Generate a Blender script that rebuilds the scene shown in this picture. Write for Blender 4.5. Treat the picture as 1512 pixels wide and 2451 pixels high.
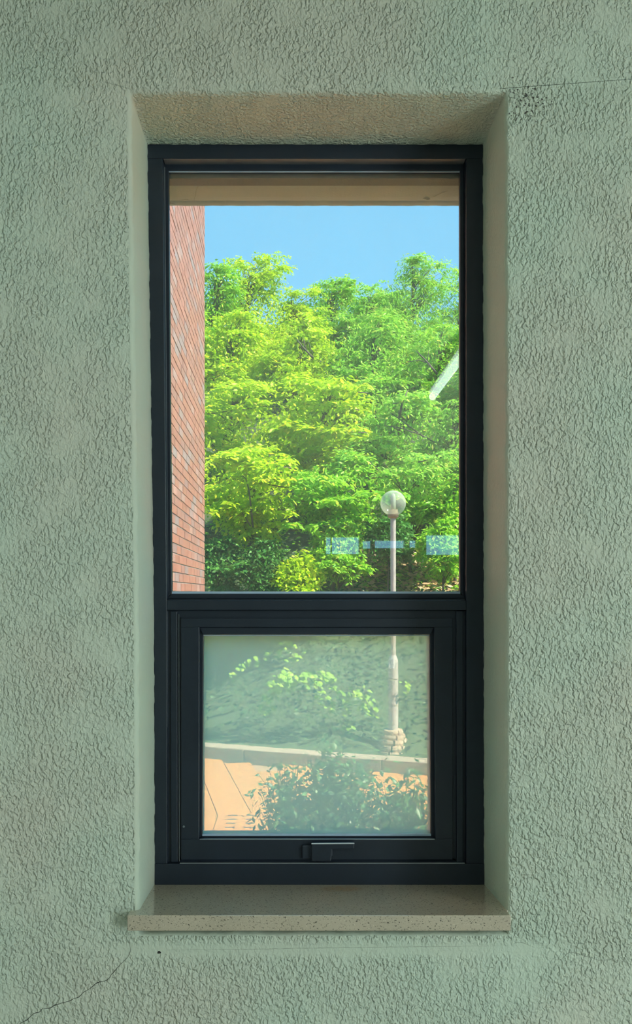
import bpy, math, random
import numpy as np
from mathutils import Vector, Matrix

sc = bpy.context.scene
for o in list(bpy.data.objects):
    bpy.data.objects.remove(o)

# ---------------------------------------------------------------- camera, sky, sun, big lights, exposure
FPX, PX0, PY0, CAMZ = 1840.0, 690.0, 1420.0, 1.5        # focal length in pixels of the 1512x2451 frame, vanishing point
cam_d = bpy.data.cameras.new('camera')
cam = bpy.data.objects.new('camera', cam_d)
sc.collection.objects.link(cam)
cam.location = (0, 0, CAMZ)
cam.rotation_euler = (math.pi / 2, 0, 0)
cam_d.sensor_fit = 'VERTICAL'
cam_d.sensor_height = 36.0
cam_d.lens = 36.0 * FPX / 2451.0
cam_d.shift_x = (756 - PX0) / 2451.0
cam_d.shift_y = (PY0 - 1225.5) / 2451.0
cam_d.clip_start = 0.05
cam_d.clip_end = 300
sc.camera = cam

SKY_STRENGTH = 2.1
world = bpy.data.worlds.new('sky'); sc.world = world
world.use_nodes = True
wn, wl = world.node_tree.nodes, world.node_tree.links
bg = wn['Background']
tc = wn.new('ShaderNodeTexCoord'); sp = wn.new('ShaderNodeSeparateXYZ')
wl.new(tc.outputs['Generated'], sp.inputs[0])
rmp = wn.new('ShaderNodeValToRGB')
e = rmp.color_ramp.elements
e[0].position = 0.0; e[0].color = (0.30, 0.68, 0.93, 1)
e[1].position = 1.0; e[1].color = (0.17, 0.50, 0.90, 1)
m_ = rmp.color_ramp.elements.new(0.35); m_.color = (0.24, 0.64, 0.96, 1)
wl.new(sp.outputs['Z'], rmp.inputs['Fac'])
wl.new(rmp.outputs['Color'], bg.inputs['Color'])
bg.inputs['Strength'].default_value = SKY_STRENGTH

sun_d = bpy.data.lights.new('sun', 'SUN'); sun = bpy.data.objects.new('sun', sun_d)
sc.collection.objects.link(sun)
sun_d.energy = 22.5; sun_d.color = (1.0, 0.92, 0.74); sun_d.angle = math.radians(0.6)
sun.rotation_euler = Vector((0.60, -0.25, 0.76)).to_track_quat('Z', 'Y').to_euler()

# daylight entering through the big side window of the room (beyond the right edge of the picture)
ar_d = bpy.data.lights.new('side_window_daylight', 'AREA'); ar = bpy.data.objects.new('side_window_daylight', ar_d)
sc.collection.objects.link(ar)
ar_d.shape = 'RECTANGLE'; ar_d.size = 2.6; ar_d.size_y = 1.5; ar_d.energy = 122; ar_d.color = (0.90, 1.0, 0.93)
ar.location = (3.93, -2.1, 1.80); ar.rotation_euler = (0, math.radians(90), 0)

cy = sc.cycles
cy.max_bounces = 8; cy.diffuse_bounces = 4; cy.glossy_bounces = 3; cy.transmission_bounces = 4; cy.transparent_max_bounces = 12
cy.caustics_reflective = False; cy.caustics_refractive = False
cy.use_light_tree = False
cy.use_adaptive_sampling = True; cy.adaptive_threshold = 0.03
sc.view_settings.view_transform = 'Standard'
sc.view_settings.look = 'None'
sc.view_settings.exposure = 0.0
sc.view_settings.gamma = 1.0
sc.view_settings.use_curve_mapping = False

rng = np.random.default_rng(7)
random.seed(7)
COL = sc.collection.objects

# ---------------------------------------------------------------- helpers
def P(px, py, Y):
    return Vector(((px - PX0) / FPX * Y, Y, CAMZ - (py - PY0) / FPX * Y))

def G(px, py, z):
    Y = FPX * (CAMZ - z) / (py - PY0)
    return Vector(((px - PX0) / FPX * Y, Y, z))

def new_obj(name, verts, faces, mat, parent=None, smooth=False, bevel=0, mats=None, fm=None):
    me = bpy.data.meshes.new(name)
    me.from_pydata([tuple(v) for v in verts], [], faces)
    for m in (mats or [mat]):
        me.materials.append(m)
    if fm is not None:
        me.polygons.foreach_set('material_index', fm)
    if smooth:
        me.polygons.foreach_set('use_smooth', [True] * len(me.polygons))
    me.update()
    o = bpy.data.objects.new(name, me)
    COL.link(o)
    if parent is not None:
        o.parent = parent
    if bevel:
        b = o.modifiers.new('bevel', 'BEVEL'); b.width = bevel; b.segments = 2; b.limit_method = 'ANGLE'
    return o

def empty(name, loc=(0, 0, 0)):
    o = bpy.data.objects.new(name, None); COL.link(o); o.location = loc
    o.empty_display_size = 0.1
    return o

def tag(o, label=None, cat=None, group=None, kind=None):
    if label: o['label'] = label
    if cat: o['category'] = cat
    if group: o['group'] = group
    if kind: o['kind'] = kind
    return o

class MB:
    def __init__(s): s.v = []; s.f = []
    def add(s, v, f):
        n = len(s.v); s.v += [Vector(a) for a in v]; s.f += [tuple(i + n for i in q) for q in f]; return s
    def box(s, x0, x1, y0, y1, z0, z1):
        return s.add([(x0,y0,z0),(x1,y0,z0),(x1,y1,z0),(x0,y1,z0),(x0,y0,z1),(x1,y0,z1),(x1,y1,z1),(x0,y1,z1)],
                     [(0,3,2,1),(4,5,6,7),(0,1,5,4),(1,2,6,5),(2,3,7,6),(3,0,4,7)])
    def prism(s, poly, Ya, Yb):
        """outline given in photo pixels at depth Ya, extruded straight back to Yb"""
        pts = [P(x, y, Ya) for x, y in poly]
        n = len(pts)
        area = sum(pts[i].x * pts[(i+1) % n].z - pts[(i+1) % n].x * pts[i].z for i in range(n))
        if area < 0: pts.reverse()
        v = [(p.x, Ya, p.z) for p in pts] + [(p.x, Yb, p.z) for p in pts]
        f = [tuple(range(n)), tuple(range(2*n-1, n-1, -1))]
        f += [((i+1) % n, i, i + n, (i+1) % n + n) for i in range(n)]
        return s.add(v, f)
    def tube(s, pts, rad, n=8, cap=True):
        pts = [Vector(p) for p in pts]; base = len(s.v)
        up = None
        for i, p in enumerate(pts):
            d = (pts[min(i+1, len(pts)-1)] - pts[max(i-1, 0)]).normalized()
            if up is None:
                up = d.orthogonal().normalized()
            up = (up - d * up.dot(d)).normalized()
            sd = d.cross(up)
            r = rad[i] if hasattr(rad, '__len__') else rad
            for k in range(n):
                a = 2 * math.pi * k / n
                s.v.append(p + (up * math.cos(a) + sd * math.sin(a)) * r)
        for i in range(len(pts)-1):
            for k in range(n):
                a = base + i*n + k; b = base + i*n + (k+1) % n
                s.f.append((a, b, b+n, a+n))
        if cap:
            s.f.append(tuple(base + k for k in range(n-1, -1, -1)))
            s.f.append(tuple(base + (len(pts)-1)*n + k for k in range(n)))
        return s
    def lathe(s, prof, c, n=24):
        base = len(s.v)
        for r, z in prof:
            for k in range(n):
                a = 2*math.pi*k/n
                s.v.append(Vector((c[0] + r*math.cos(a), c[1] + r*math.sin(a), c[2] + z)))
        for i in range(len(prof)-1):
            for k in range(n):
                a = base+i*n+k; b = base+i*n+(k+1) % n
                s.f.append((a, b, b+n, a+n))
        s.f.append(tuple(base+k for k in range(n-1, -1, -1)))
        s.f.append(tuple(base+(len(prof)-1)*n+k for k in range(n)))
        return s
    def build(s, name, mat, parent=None, smooth=False, bevel=0):
        return new_obj(name, s.v, s.f, mat, parent, smooth, bevel)

# ---------------------------------------------------------------- materials
def mat(name):
    m = bpy.data.materials.new(name); m.use_nodes = True
    return m, m.node_tree.nodes, m.node_tree.links, m.node_tree.nodes['Principled BSDF']

def simple(name, col, rough=0.6, metal=0.0, noise=0.0, scale=30, bump=0.0, bscale=80, spec=0.5):
    m, n, l, b = mat(name)
    b.inputs['Roughness'].default_value = rough; b.inputs['Metallic'].default_value = metal
    b.inputs['Specular IOR Level'].default_value = spec
    t = n.new('ShaderNodeTexCoord')
    nz = n.new('ShaderNodeTexNoise'); nz.inputs['Scale'].default_value = scale; nz.inputs['Detail'].default_value = 4
    l.new(t.outputs['Object'], nz.inputs['Vector'])
    mx = n.new('ShaderNodeMix'); mx.data_type = 'RGBA'
    mx.inputs['A'].default_value = (*[c*(1-noise) for c in col], 1)
    mx.inputs['B'].default_value = (*[min(1, c*(1+noise)) for c in col], 1)
    l.new(nz.outputs['Fac'], mx.inputs['Factor']); l.new(mx.outputs['Result'], b.inputs['Base Color'])
    if bump:
        nb = n.new('ShaderNodeTexNoise'); nb.inputs['Scale'].default_value = bscale; nb.inputs['Detail'].default_value = 3
        l.new(t.outputs['Object'], nb.inputs['Vector'])
        bp = n.new('ShaderNodeBump'); bp.inputs['Strength'].default_value = bump; bp.inputs['Distance'].default_value = 0.003
        l.new(nb.outputs['Fac'], bp.inputs['Height']); l.new(bp.outputs['Normal'], b.inputs['Normal'])
    return m

def math_node(n, l, op, a, b=None, clamp=False):
    q = n.new('ShaderNodeMath'); q.operation = op; q.use_clamp = clamp
    for i, s in enumerate((a, b)):
        if s is None: continue
        if hasattr(s, 'is_linked') or hasattr(s, 'links'): l.new(s, q.inputs[i])
        else: q.inputs[i].default_value = s
    return q.outputs[0]

def ramp(n, l, src, a, b):
    r = n.new('ShaderNodeMapRange'); r.inputs['From Min'].default_value = a; r.inputs['From Max'].default_value = b
    l.new(src, r.inputs['Value']); return r.outputs[0]

WALLC = (0.60, 0.655, 0.555)
def plaster(name, relief, mould=False):
    m, n, l, b = mat(name)
    b.inputs['Roughness'].default_value = 0.62
    b.inputs['Specular IOR Level'].default_value = 0.35
    t = n.new('ShaderNodeTexCoord')
    big = n.new('ShaderNodeTexNoise'); big.inputs['Scale'].default_value = 3.0; big.inputs['Detail'].default_value = 3
    l.new(t.outputs['Object'], big.inputs['Vector'])
    mx = n.new('ShaderNodeMix'); mx.data_type = 'RGBA'
    mx.inputs['A'].default_value = (WALLC[0]*1.04, WALLC[1]*0.97, WALLC[2]*0.97, 1)
    mx.inputs['B'].default_value = (WALLC[0]*0.96, WALLC[1]*1.03, WALLC[2]*1.02, 1)
    l.new(ramp(n, l, big.outputs['Fac'], 0.35, 0.65), mx.inputs['Factor'])
    colour = mx.outputs['Result']
    # sprayed lumpy render: warped noise, streaked a little on the slant
    mp = n.new('ShaderNodeMapping'); mp.inputs['Rotation'].default_value = (0, math.radians(-20), 0)
    mp.inputs['Scale'].default_value = (1.0, 1.0, 0.7)
    l.new(t.outputs['Object'], mp.inputs['Vector'])
    n1 = n.new('ShaderNodeTexNoise'); n1.inputs['Scale'].default_value = 180; n1.inputs['Detail'].default_value = 1.0
    n1.inputs['Roughness'].default_value = 0.5; n1.inputs['Distortion'].default_value = 0.35
    l.new(mp.outputs['Vector'], n1.inputs['Vector'])
    h = ramp(n, l, n1.outputs['Fac'], 0.36, 0.68)
    n2 = n.new('ShaderNodeTexNoise'); n2.inputs['Scale'].default_value = 14; n2.inputs['Detail'].default_value = 2
    l.new(t.outputs['Object'], n2.inputs['Vector'])
    k = ramp(n, l, n2.outputs['Fac'], 0.30, 0.52)           # smoother patches here and there
    amp = math_node(n, l, 'ADD', math_node(n, l, 'MULTIPLY', k, 0.65), 0.35)
    sx = n.new('ShaderNodeSeparateXYZ'); l.new(t.outputs['Object'], sx.inputs[0])
    if mould:
        zb = P(700, 2272, 1.38).z                            # trowelled band under the sill
        dz = math_node(n, l, 'ABSOLUTE', math_node(n, l, 'SUBTRACT', sx.outputs['Z'], zb))
        dx = math_node(n, l, 'ABSOLUTE', math_node(n, l, 'SUBTRACT', sx.outputs['X'], P(780, 0, 1.38).x))
        band = math_node(n, l, 'ADD', ramp(n, l, dz, 0.006, 0.02), ramp(n, l, dx, 0.36, 0.42), True)
        amp = math_node(n, l, 'MULTIPLY', amp, math_node(n, l, 'ADD', math_node(n, l, 'MULTIPLY', band, 0.8), 0.2))
        # black mould flecks by the top corner of the opening
        c = P(1252, 238, 1.38)
        ax = math_node(n, l, 'DIVIDE', math_node(n, l, 'SUBTRACT', sx.outputs['X'], c.x), 0.055)
        az = math_node(n, l, 'DIVIDE', math_node(n, l, 'SUBTRACT', sx.outputs['Z'], c.z), 0.05)
        dd = math_node(n, l, 'ADD', math_node(n, l, 'MULTIPLY', ax, ax), math_node(n, l, 'MULTIPLY', az, az))
        fall = ramp(n, l, dd, 1.3, 0.0)
        fl = n.new('ShaderNodeTexNoise'); fl.inputs['Scale'].default_value = 230; fl.inputs['Detail'].default_value = 1.5
        l.new(t.outputs['Object'], fl.inputs['Vector'])
        thr = math_node(n, l, 'ADD', fl.outputs['Fac'], math_node(n, l, 'MULTIPLY', fall, 0.16))
        mk = math_node(n, l, 'MULTIPLY', ramp(n, l, thr, 0.70, 0.79), ramp(n, l, fall, 0.0, 0.15))
        m2 = n.new('ShaderNodeMix'); m2.data_type = 'RGBA'; l.new(mk, m2.inputs['Factor'])
        l.new(colour, m2.inputs['A']); m2.inputs['B'].default_value = (0.09, 0.09, 0.08, 1)
        colour = m2.outputs['Result']
    l.new(colour, b.inputs['Base Color'])
    bp = n.new('ShaderNodeBump'); bp.inputs['Strength'].default_value = relief; bp.inputs['Distance'].default_value = 0.0045
    l.new(math_node(n, l, 'MULTIPLY', h, amp), bp.inputs['Height'])
    l.new(bp.outputs['Normal'], b.inputs['Normal'])
    return m

M_wall = plaster('rough_plaster', 0.85, True)
M_soffit = plaster('soffit_plaster', 0.7)
M_smooth = plaster('smoothed_plaster', 0.10)
M_grain = plaster('grained_plaster', 0.22)
M_ext = simple('exterior_paint', (0.36, 0.43, 0.40), 0.7, noise=0.12, scale=9, bump=0.2)
M_room = simple('room_paint', (0.62, 0.66, 0.58), 0.7)
M_ceil = simple('ceiling_paint', (0.72, 0.74, 0.70), 0.8)
M_floor = simple('terrazzo_floor', (0.42, 0.42, 0.38), 0.35, noise=0.3, scale=60)
M_frame = simple('black_aluminium', (0.015, 0.023, 0.038), 0.42, noise=0.25, scale=14, bump=0.05, bscale=300)
M_edge = simple('pale_metal_highlight', (0.30, 0.34, 0.38), 0.3, metal=0.6)  # pale metal; on the bead lines it stands for a painted highlight
M_bright_edge = simple('handle_edge_highlight', (0.62, 0.66, 0.70), 0.35, metal=0.3)  # light caught on the handle's top edge, put into the colour
M_gasket_glint = simple('gasket_sky_tint', (0.42, 0.56, 0.72), 0.35, noise=0.2, scale=25)  # sky reflection tinted into the strip colour
M_blackrub = simple('black_rubber', (0.010, 0.011, 0.013), 0.6)
M_crack = simple('crack_dark', (0.035, 0.035, 0.03), 0.9)
M_crack2 = simple('hairline_crack', (0.27, 0.30, 0.25), 0.9)

def stone():
    m, n, l, b = mat('speckled_sill_stone')
    t = n.new('ShaderNodeTexCoord')
    mp = n.new('ShaderNodeMapping'); mp.inputs['Scale'].default_value = (1, 1, 1.4); l.new(t.outputs['Object'], mp.inputs['Vector'])
    v = n.new('ShaderNodeTexNoise'); v.inputs['Scale'].default_value = 300; v.inputs['Detail'].default_value = 2; v.inputs['Distortion'].default_value = 0.6
    l.new(mp.outputs['Vector'], v.inputs['Vector'])
    v2 = n.new('ShaderNodeTexNoise'); v2.inputs['Scale'].default_value = 330; v2.inputs['Detail'].default_value = 1
    l.new(mp.outputs['Vector'], v2.inputs['Vector'])
    b0 = n.new('ShaderNodeTexNoise'); b0.inputs['Scale'].default_value = 9; l.new(t.outputs['Object'], b0.inputs['Vector'])
    base = n.new('ShaderNodeMix'); base.data_type = 'RGBA'; l.new(b0.outputs['Fac'], base.inputs['Factor'])
    base.inputs['A'].default_value = (0.45, 0.39, 0.30, 1); base.inputs['B'].default_value = (0.60, 0.52, 0.405, 1)
    d = n.new('ShaderNodeMix'); d.data_type = 'RGBA'; l.new(ramp(n, l, v.outputs['Fac'], 0.60, 0.67), d.inputs['Factor'])
    l.new(base.outputs['Result'], d.inputs['A']); d.inputs['B'].default_value = (0.10, 0.085, 0.06, 1)
    w = n.new('ShaderNodeMix'); w.data_type = 'RGBA'; l.new(ramp(n, l, v2.outputs['Fac'], 0.66, 0.72), w.inputs['Factor'])
    l.new(d.outputs['Result'], w.inputs['A']); w.inputs['B'].default_value = (0.66, 0.60, 0.48, 1)
    # rusty water stain
    c = P(815, 2132, 1.51); sx = n.new('ShaderNodeSeparateXYZ'); l.new(t.outputs['Object'], sx.inputs[0])
    ax = math_node(n, l, 'DIVIDE', math_node(n, l, 'SUBTRACT', sx.outputs['X'], c.x), 0.05)
    ay = math_node(n, l, 'DIVIDE', math_node(n, l, 'SUBTRACT', sx.outputs['Y'], c.y), 0.022)
    dd = math_node(n, l, 'ADD', math_node(n, l, 'MULTIPLY', ax, ax), math_node(n, l, 'MULTIPLY', ay, ay))
    s = n.new('ShaderNodeMix'); s.data_type = 'RGBA'
    l.new(math_node(n, l, 'MULTIPLY', ramp(n, l, dd, 1.0, 0.0), ramp(n, l, v2.outputs['Fac'], 0.3, 0.6)), s.inputs['Factor'])
    l.new(w.outputs['Result'], s.inputs['A']); s.inputs['B'].default_value = (0.55, 0.32, 0.12, 1)
    l.new(s.outputs['Result'], b.inputs['Base Color'])
    b.inputs['Roughness'].default_value = 0.3; b.inputs['Coat Weight'].default_value = 1.0; b.inputs['Coat Roughness'].default_value = 0.10; b.inputs['Coat IOR'].default_value = 1.9
    return m
M_stone = stone()

def pane_glass(name, tint, f0, dust, dust_col, patchy=0.0, scale=5):
    """window glass: see-through, mirrored a little, with dust that scatters the light falling on it"""
    m, n, l, b = mat(name); n.remove(b)
    out = n['Material Output']
    tr = n.new('ShaderNodeBsdfTransparent'); tr.inputs['Color'].default_value = (*tint, 1)
    df = n.new('ShaderNodeBsdfDiffuse'); df.inputs['Color'].default_value = (*dust_col, 1)
    tl = n.new('ShaderNodeBsdfTranslucent'); tl.inputs['Color'].default_value = (*dust_col, 1)
    dm = n.new('ShaderNodeMixShader'); dm.inputs[0].default_value = 0.88
    l.new(df.outputs[0], dm.inputs[1]); l.new(tl.outputs[0], dm.inputs[2])
    t = n.new('ShaderNodeTexCoord'); nz = n.new('ShaderNodeTexNoise'); nz.inputs['Scale'].default_value = scale; nz.inputs['Detail'].default_value = 5
    l.new(t.outputs['Object'], nz.inputs['Vector'])
    amt = math_node(n, l, 'ADD', math_node(n, l, 'MULTIPLY', math_node(n, l, 'SUBTRACT', nz.outputs['Fac'], 0.5), patchy), dust, True)
    mx = n.new('ShaderNodeMixShader'); l.new(amt, mx.inputs[0])
    l.new(tr.outputs[0], mx.inputs[1]); l.new(dm.outputs[0], mx.inputs[2])
    gl = n.new('ShaderNodeBsdfGlossy'); gl.inputs['Roughness'].default_value = 0.0
    lw = n.new('ShaderNodeLayerWeight'); lw.inputs['Blend'].default_value = 0.5
    fr = math_node(n, l, 'ADD', math_node(n, l, 'MULTIPLY', math_node(n, l, 'POWER', lw.outputs['Facing'], 5.0), 1 - f0), f0, True)
    fm = n.new('ShaderNodeMixShader'); l.new(fr, fm.inputs[0])
    l.new(mx.outputs[0], fm.inputs[1]); l.new(gl.outputs[0], fm.inputs[2])
    l.new(fm.outputs[0], out.inputs['Surface'])
    return m
M_glass_up = pane_glass('fixed_glass', (0.80, 0.82, 0.82), 0.14, 0.045, (0.72, 0.97, 0.95), 0.05)
M_glass_low = pane_glass('dusty_glass', (0.99, 0.98, 0.95), 0.07, 0.39, (0.50, 0.94, 1.0), 0.08)

def brick_mat():
    m, n, l, b = mat('red_brick')
    oi = n.new('ShaderNodeObjectInfo'); ge = n.new('ShaderNodeNewGeometry')
    r = math_node(n, l, 'FRACT', math_node(n, l, 'ADD', oi.outputs['Random'], ge.outputs['Random Per Island']))
    cr = n.new('ShaderNodeValToRGB'); l.new(r, cr.inputs['Fac'])
    e = cr.color_ramp.elements
    e[0].position = 0; e[0].color = (0.32, 0.145, 0.115, 1); e[1].position = 1; e[1].color = (0.41, 0.235, 0.205, 1)
    q = e.new(0.35); q.color = (0.37, 0.17, 0.135, 1)
    q = e.new(0.8); q.color = (0.29, 0.155, 0.14, 1)
    q = e.new(0.86); q.color = (0.27, 0.22, 0.235, 1)
    t = n.new('ShaderNodeTexCoord'); nz = n.new('ShaderNodeTexNoise'); nz.inputs['Scale'].default_value = 60; nz.inputs['Detail'].default_value = 4
    l.new(t.outputs['Object'], nz.inputs['Vector'])
    hs = n.new('ShaderNodeHueSaturation'); l.new(cr.outputs['Color'], hs.inputs['Color'])
    l.new(math_node(n, l, 'ADD', math_node(n, l, 'MULTIPLY', nz.outputs['Fac'], 0.5), 0.75), hs.inputs['Value'])
    l.new(hs.outputs['Color'], b.inputs['Base Color']); b.inputs['Roughness'].default_value = 0.55
    return m
M_brick = brick_mat()
M_mortar = simple('mortar', (0.42, 0.41, 0.38), 0.9, noise=0.2, scale=40)

def leaf_mat(name, c0, c1, trans=0.45, gloss=0.35, c2=None):
    m, n, l, b = mat(name)
    ge = n.new('ShaderNodeNewGeometry'); oi = n.new('ShaderNodeObjectInfo')
    r = math_node(n, l, 'FRACT', math_node(n, l, 'ADD', ge.outputs['Random Per Island'], oi.outputs['Random']))
    cr = n.new('ShaderNodeValToRGB'); l.new(r, cr.inputs['Fac'])
    e = cr.color_ramp.elements; e[0].color = (*c0, 1); e[1].color = (*c1, 1)
    if c2:
        e[1].position = 0.88
        q = e.new(0.97); q.color = (*c2, 1)
    b.inputs['Roughness'].default_value = 0.45; b.inputs['Specular IOR Level'].default_value = gloss
    l.new(cr.outputs['Color'], b.inputs['Base Color'])
    tl = n.new('ShaderNodeBsdfTranslucent'); l.new(cr.outputs['Color'], tl.inputs['Color'])
    mx = n.new('ShaderNodeMixShader'); mx.inputs[0].default_value = trans
    l.new(b.outputs[0], mx.inputs[1]); l.new(tl.outputs[0], mx.inputs[2])
    l.new(mx.outputs[0], n['Material Output'].inputs['Surface'])
    return m
L_bright = leaf_mat('leaf_bright_green', (0.36, 0.60, 0.015), (0.62, 0.82, 0.02), c2=(0.80, 0.72, 0.04))
L_mid = leaf_mat('leaf_mid_green', (0.17, 0.48, 0.03), (0.42, 0.76, 0.04), c2=(0.66, 0.64, 0.08))
L_cool = leaf_mat('leaf_cool_green', (0.21, 0.52, 0.045), (0.43, 0.76, 0.075), c2=(0.64, 0.66, 0.10))
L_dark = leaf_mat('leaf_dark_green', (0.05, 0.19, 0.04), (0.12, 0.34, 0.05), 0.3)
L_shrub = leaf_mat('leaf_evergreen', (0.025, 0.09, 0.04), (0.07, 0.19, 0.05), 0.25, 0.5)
L_vine = leaf_mat('leaf_vine', (0.20, 0.42, 0.03), (0.42, 0.66, 0.05))
L_litter = leaf_mat('leaf_dead', (0.42, 0.26, 0.14), (0.74, 0.50, 0.30), 0.2)
M_bark = simple('bark', (0.085, 0.075, 0.06), 0.9, noise=0.5, scale=20, bump=0.6, bscale=60)
M_soil = simple('bank_soil', (0.045, 0.075, 0.03), 0.95, noise=0.5, scale=3, bump=0.6, bscale=12)
M_pave = simple('paving_concrete', (0.42, 0.19, 0.052), 0.85, noise=0.12, scale=6, bump=0.15, bscale=60)
M_joint = simple('paving_joint', (0.30, 0.20, 0.12), 0.95)
M_kerb = simple('kerb_concrete', (0.30, 0.24, 0.175), 0.85, noise=0.12, scale=7, bump=0.2)
M_metal = simple('painted_pole', (0.40, 0.37, 0.34), 0.45, noise=0.1, scale=10)
M_drain = simple('drain_cover_concrete', (0.42, 0.19, 0.06), 0.85, noise=0.12, scale=12)
M_slot = simple('drain_slot', (0.06, 0.06, 0.06), 0.9)
M_base = simple('base_stone', (0.44, 0.33, 0.22), 0.9, noise=0.25, scale=14, bump=0.5, bscale=30)
M_tag = simple('tag_plate', (0.75, 0.77, 0.78), 0.5)
M_tag2 = simple('frosted_bulb', (0.42, 0.46, 0.38), 0.5)
M_ink = simple('tag_ink', (0.05, 0.07, 0.16), 0.6)
def globe_mat():
    m, n, l, b = mat('clear_globe'); n.remove(b)
    tr = n.new('ShaderNodeBsdfTransparent'); tr.inputs['Color'].default_value = (0.92, 0.96, 0.88, 1)
    tl = n.new('ShaderNodeBsdfTranslucent'); tl.inputs['Color'].default_value = (0.85, 0.86, 0.78, 1)
    df = n.new('ShaderNodeBsdfDiffuse'); df.inputs['Color'].default_value = (0.85, 0.86, 0.78, 1)
    d2 = n.new('ShaderNodeMixShader'); l.new(tl.outputs[0], d2.inputs[1]); l.new(df.outputs[0], d2.inputs[2])
    lw = n.new('ShaderNodeLayerWeight'); lw.inputs['Blend'].default_value = 0.5
    fac = math_node(n, l, 'ADD', math_node(n, l, 'MULTIPLY', math_node(n, l, 'POWER', lw.outputs['Facing'], 3.0), 0.5), 0.24, True)
    mx = n.new('ShaderNodeMixShader'); l.new(fac, mx.inputs[0]); l.new(tr.outputs[0], mx.inputs[1]); l.new(d2.outputs[0], mx.inputs[2])
    gl = n.new('ShaderNodeBsdfGlossy'); gl.inputs['Roughness'].default_value = 0.08
    fr = math_node(n, l, 'ADD', math_node(n, l, 'MULTIPLY', math_node(n, l, 'POWER', lw.outputs['Facing'], 5.0), 0.9), 0.05, True)
    m2 = n.new('ShaderNodeMixShader'); l.new(fr, m2.inputs[0]); l.new(mx.outputs[0], m2.inputs[1]); l.new(gl.outputs[0], m2.inputs[2])
    l.new(m2.outputs[0], n['Material Output'].inputs['Surface'])
    return m
M_globe = globe_mat()
def emit(name, col, s):
    m, n, l, b = mat(name)
    b.inputs['Emission Color'].default_value = (*col, 1); b.inputs['Emission Strength'].default_value = s
    b.inputs['Base Color'].default_value = (0.8, 0.8, 0.8, 1)
    return m
M_tube = emit('lamp_tube_lit', (0.80, 1.0, 0.93), 4.0)
M_white = simple('white_enamel', (0.7, 0.7, 0.68), 0.4)

# ---------------------------------------------------------------- the room
YW, YF, YFB, YE = 1.38, 1.538, 1.602, 1.76       # wall face, frame face, frame back, outside face
RX0, RX1, RY0, ZC = -3.2, 4.0, -10.5, 2.66

def jag(i, s, a):
    return a * (math.sin(i*1.7+s) * 0.5 + math.sin(i*0.61+s*2.3) * 0.5 + math.sin(i*4.3+s*5.1) * 0.35)

def opening(off, npx):
    """corner points (x, z) of the opening, grown outwards by off = (left, right, top, bottom)"""
    tl, tr = P(352, 345, YF), P(1156, 345, YF)
    bl, br = P(369.5, 2150, YF), P(1159, 2150, YF)
    ml = P(367.5, 1450, YF)
    L, R, T, B = off
    left = [(tl.x - L, tl.z + T), (ml.x - L, ml.z), (bl.x - L, bl.z - B)]
    right = [(tr.x + R, tr.z + T), (br.x + R, br.z - B)]
    return left, right

def loop_pts(off, Y, wob=0.0, seed=0):
    left, right = opening(off, 0)
    TLc, Ml, BL = left; TR, BR = right
    pts = []
    def seg(a, b, n, k):
        for i in range(n):
            t = i / n
            x = a[0] + (b[0]-a[0])*t; z = a[1] + (b[1]-a[1])*t
            j = jag(i + 50*k, seed, wob) if 0 < i else 0
            if k in (0, 2): z += j
            else: x += j
            pts.append(Vector((x, Y, z)))
    seg(TLc, TR, 60, 0); seg(TR, BR, 130, 1); seg(BR, BL, 60, 2); seg(BL, Ml, 50, 3); seg(Ml, TLc, 80, 4)
    return pts

r_l, r_o = 0.008, 0.007
loops = []
loops.append(('front', None))
prof = []
for k in range(6):
    a = math.pi/2 * k/5
    prof.append(((r_l*(1-math.sin(a)), r_o*(1-math.sin(a)), r_o*(1-math.sin(a)), r_o*(1-math.sin(a))), (1-math.cos(a))))
V, Fc, FM = [], [], []
def outer_rect(Y, n_like):
    """points of the outer rectangle that pair with the loop points"""
    pts = []
    def seg(a, b, n):
        for i in range(n):
            t = i/n; pts.append(Vector((a[0]+(b[0]-a[0])*t, Y, a[1]+(b[1]-a[1])*t)))
    A, B, C, D = (RX0, ZC), (RX1, ZC), (RX1, 0.0), (RX0, 0.0)
    mid = (RX0, P(0, 1450, YF).z)
    seg(A, B, 60); seg(B, C, 130); seg(C, D, 60); seg(D, mid, 50); seg(mid, A, 80)
    return pts
rings = [outer_rect(YW, 0)]
for off, d in prof:
    rings.append(loop_pts(off, YW + d*r_o*1.6, 0.0012, 1.0))
for t in (0.35, 0.7, 0.93):
    rings.append(loop_pts((0, 0, 0, 0), YW + 0.012 + (YF+0.004 - YW - 0.012)*t, 0.0009*(1-t)+0.0003, 1.0 + t))
rings.append(loop_pts((-0.0015, -0.0015, -0.0015, 0), YF + 0.006, 0.0016, 3.0))
rings.append(loop_pts((0.004, 0.004, 0.004, 0.004), YF + 0.007, 0, 3.0))
rings.append(loop_pts((0.004, 0.004, -0.026, 0.0), YFB + 0.004, 0, 3.0))
rings.append(loop_pts((0.004, 0.004, -0.0265, 0.0), YFB + 0.106, 0.0004, 3.0))
rings.append(loop_pts((0.004, 0.004, -0.017, 0.0), YFB + 0.109, 0.0004, 3.0))
rings.append(loop_pts((0.004, 0.004, -0.016, 0.0), YFB + 0.118, 0.0004, 3.0))
rings.append(loop_pts((0.004, 0.004, -0.021, 0.0), YFB + 0.124, 0.0004, 3.0))
rings.append(loop_pts((0.005, 0.005, -0.021, 0.0), YFB + 0.134, 0.0004, 3.0))
rings.append(loop_pts((0.006, 0.006, -0.0175, 0.002), YE - 0.012, 0.0004, 3.0))
rings.append(loop_pts((0.008, 0.008, -0.010, 0.004), YE - 0.004, 0.0004, 3.0))
rings.append(loop_pts((0.012, 0.012, -0.002, 0.01), YE, 0, 3.0))
rings.append([Vector((p.x, YE, p.z)) for p in outer_rect(YE, 0)])
N = len(rings[0])
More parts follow.
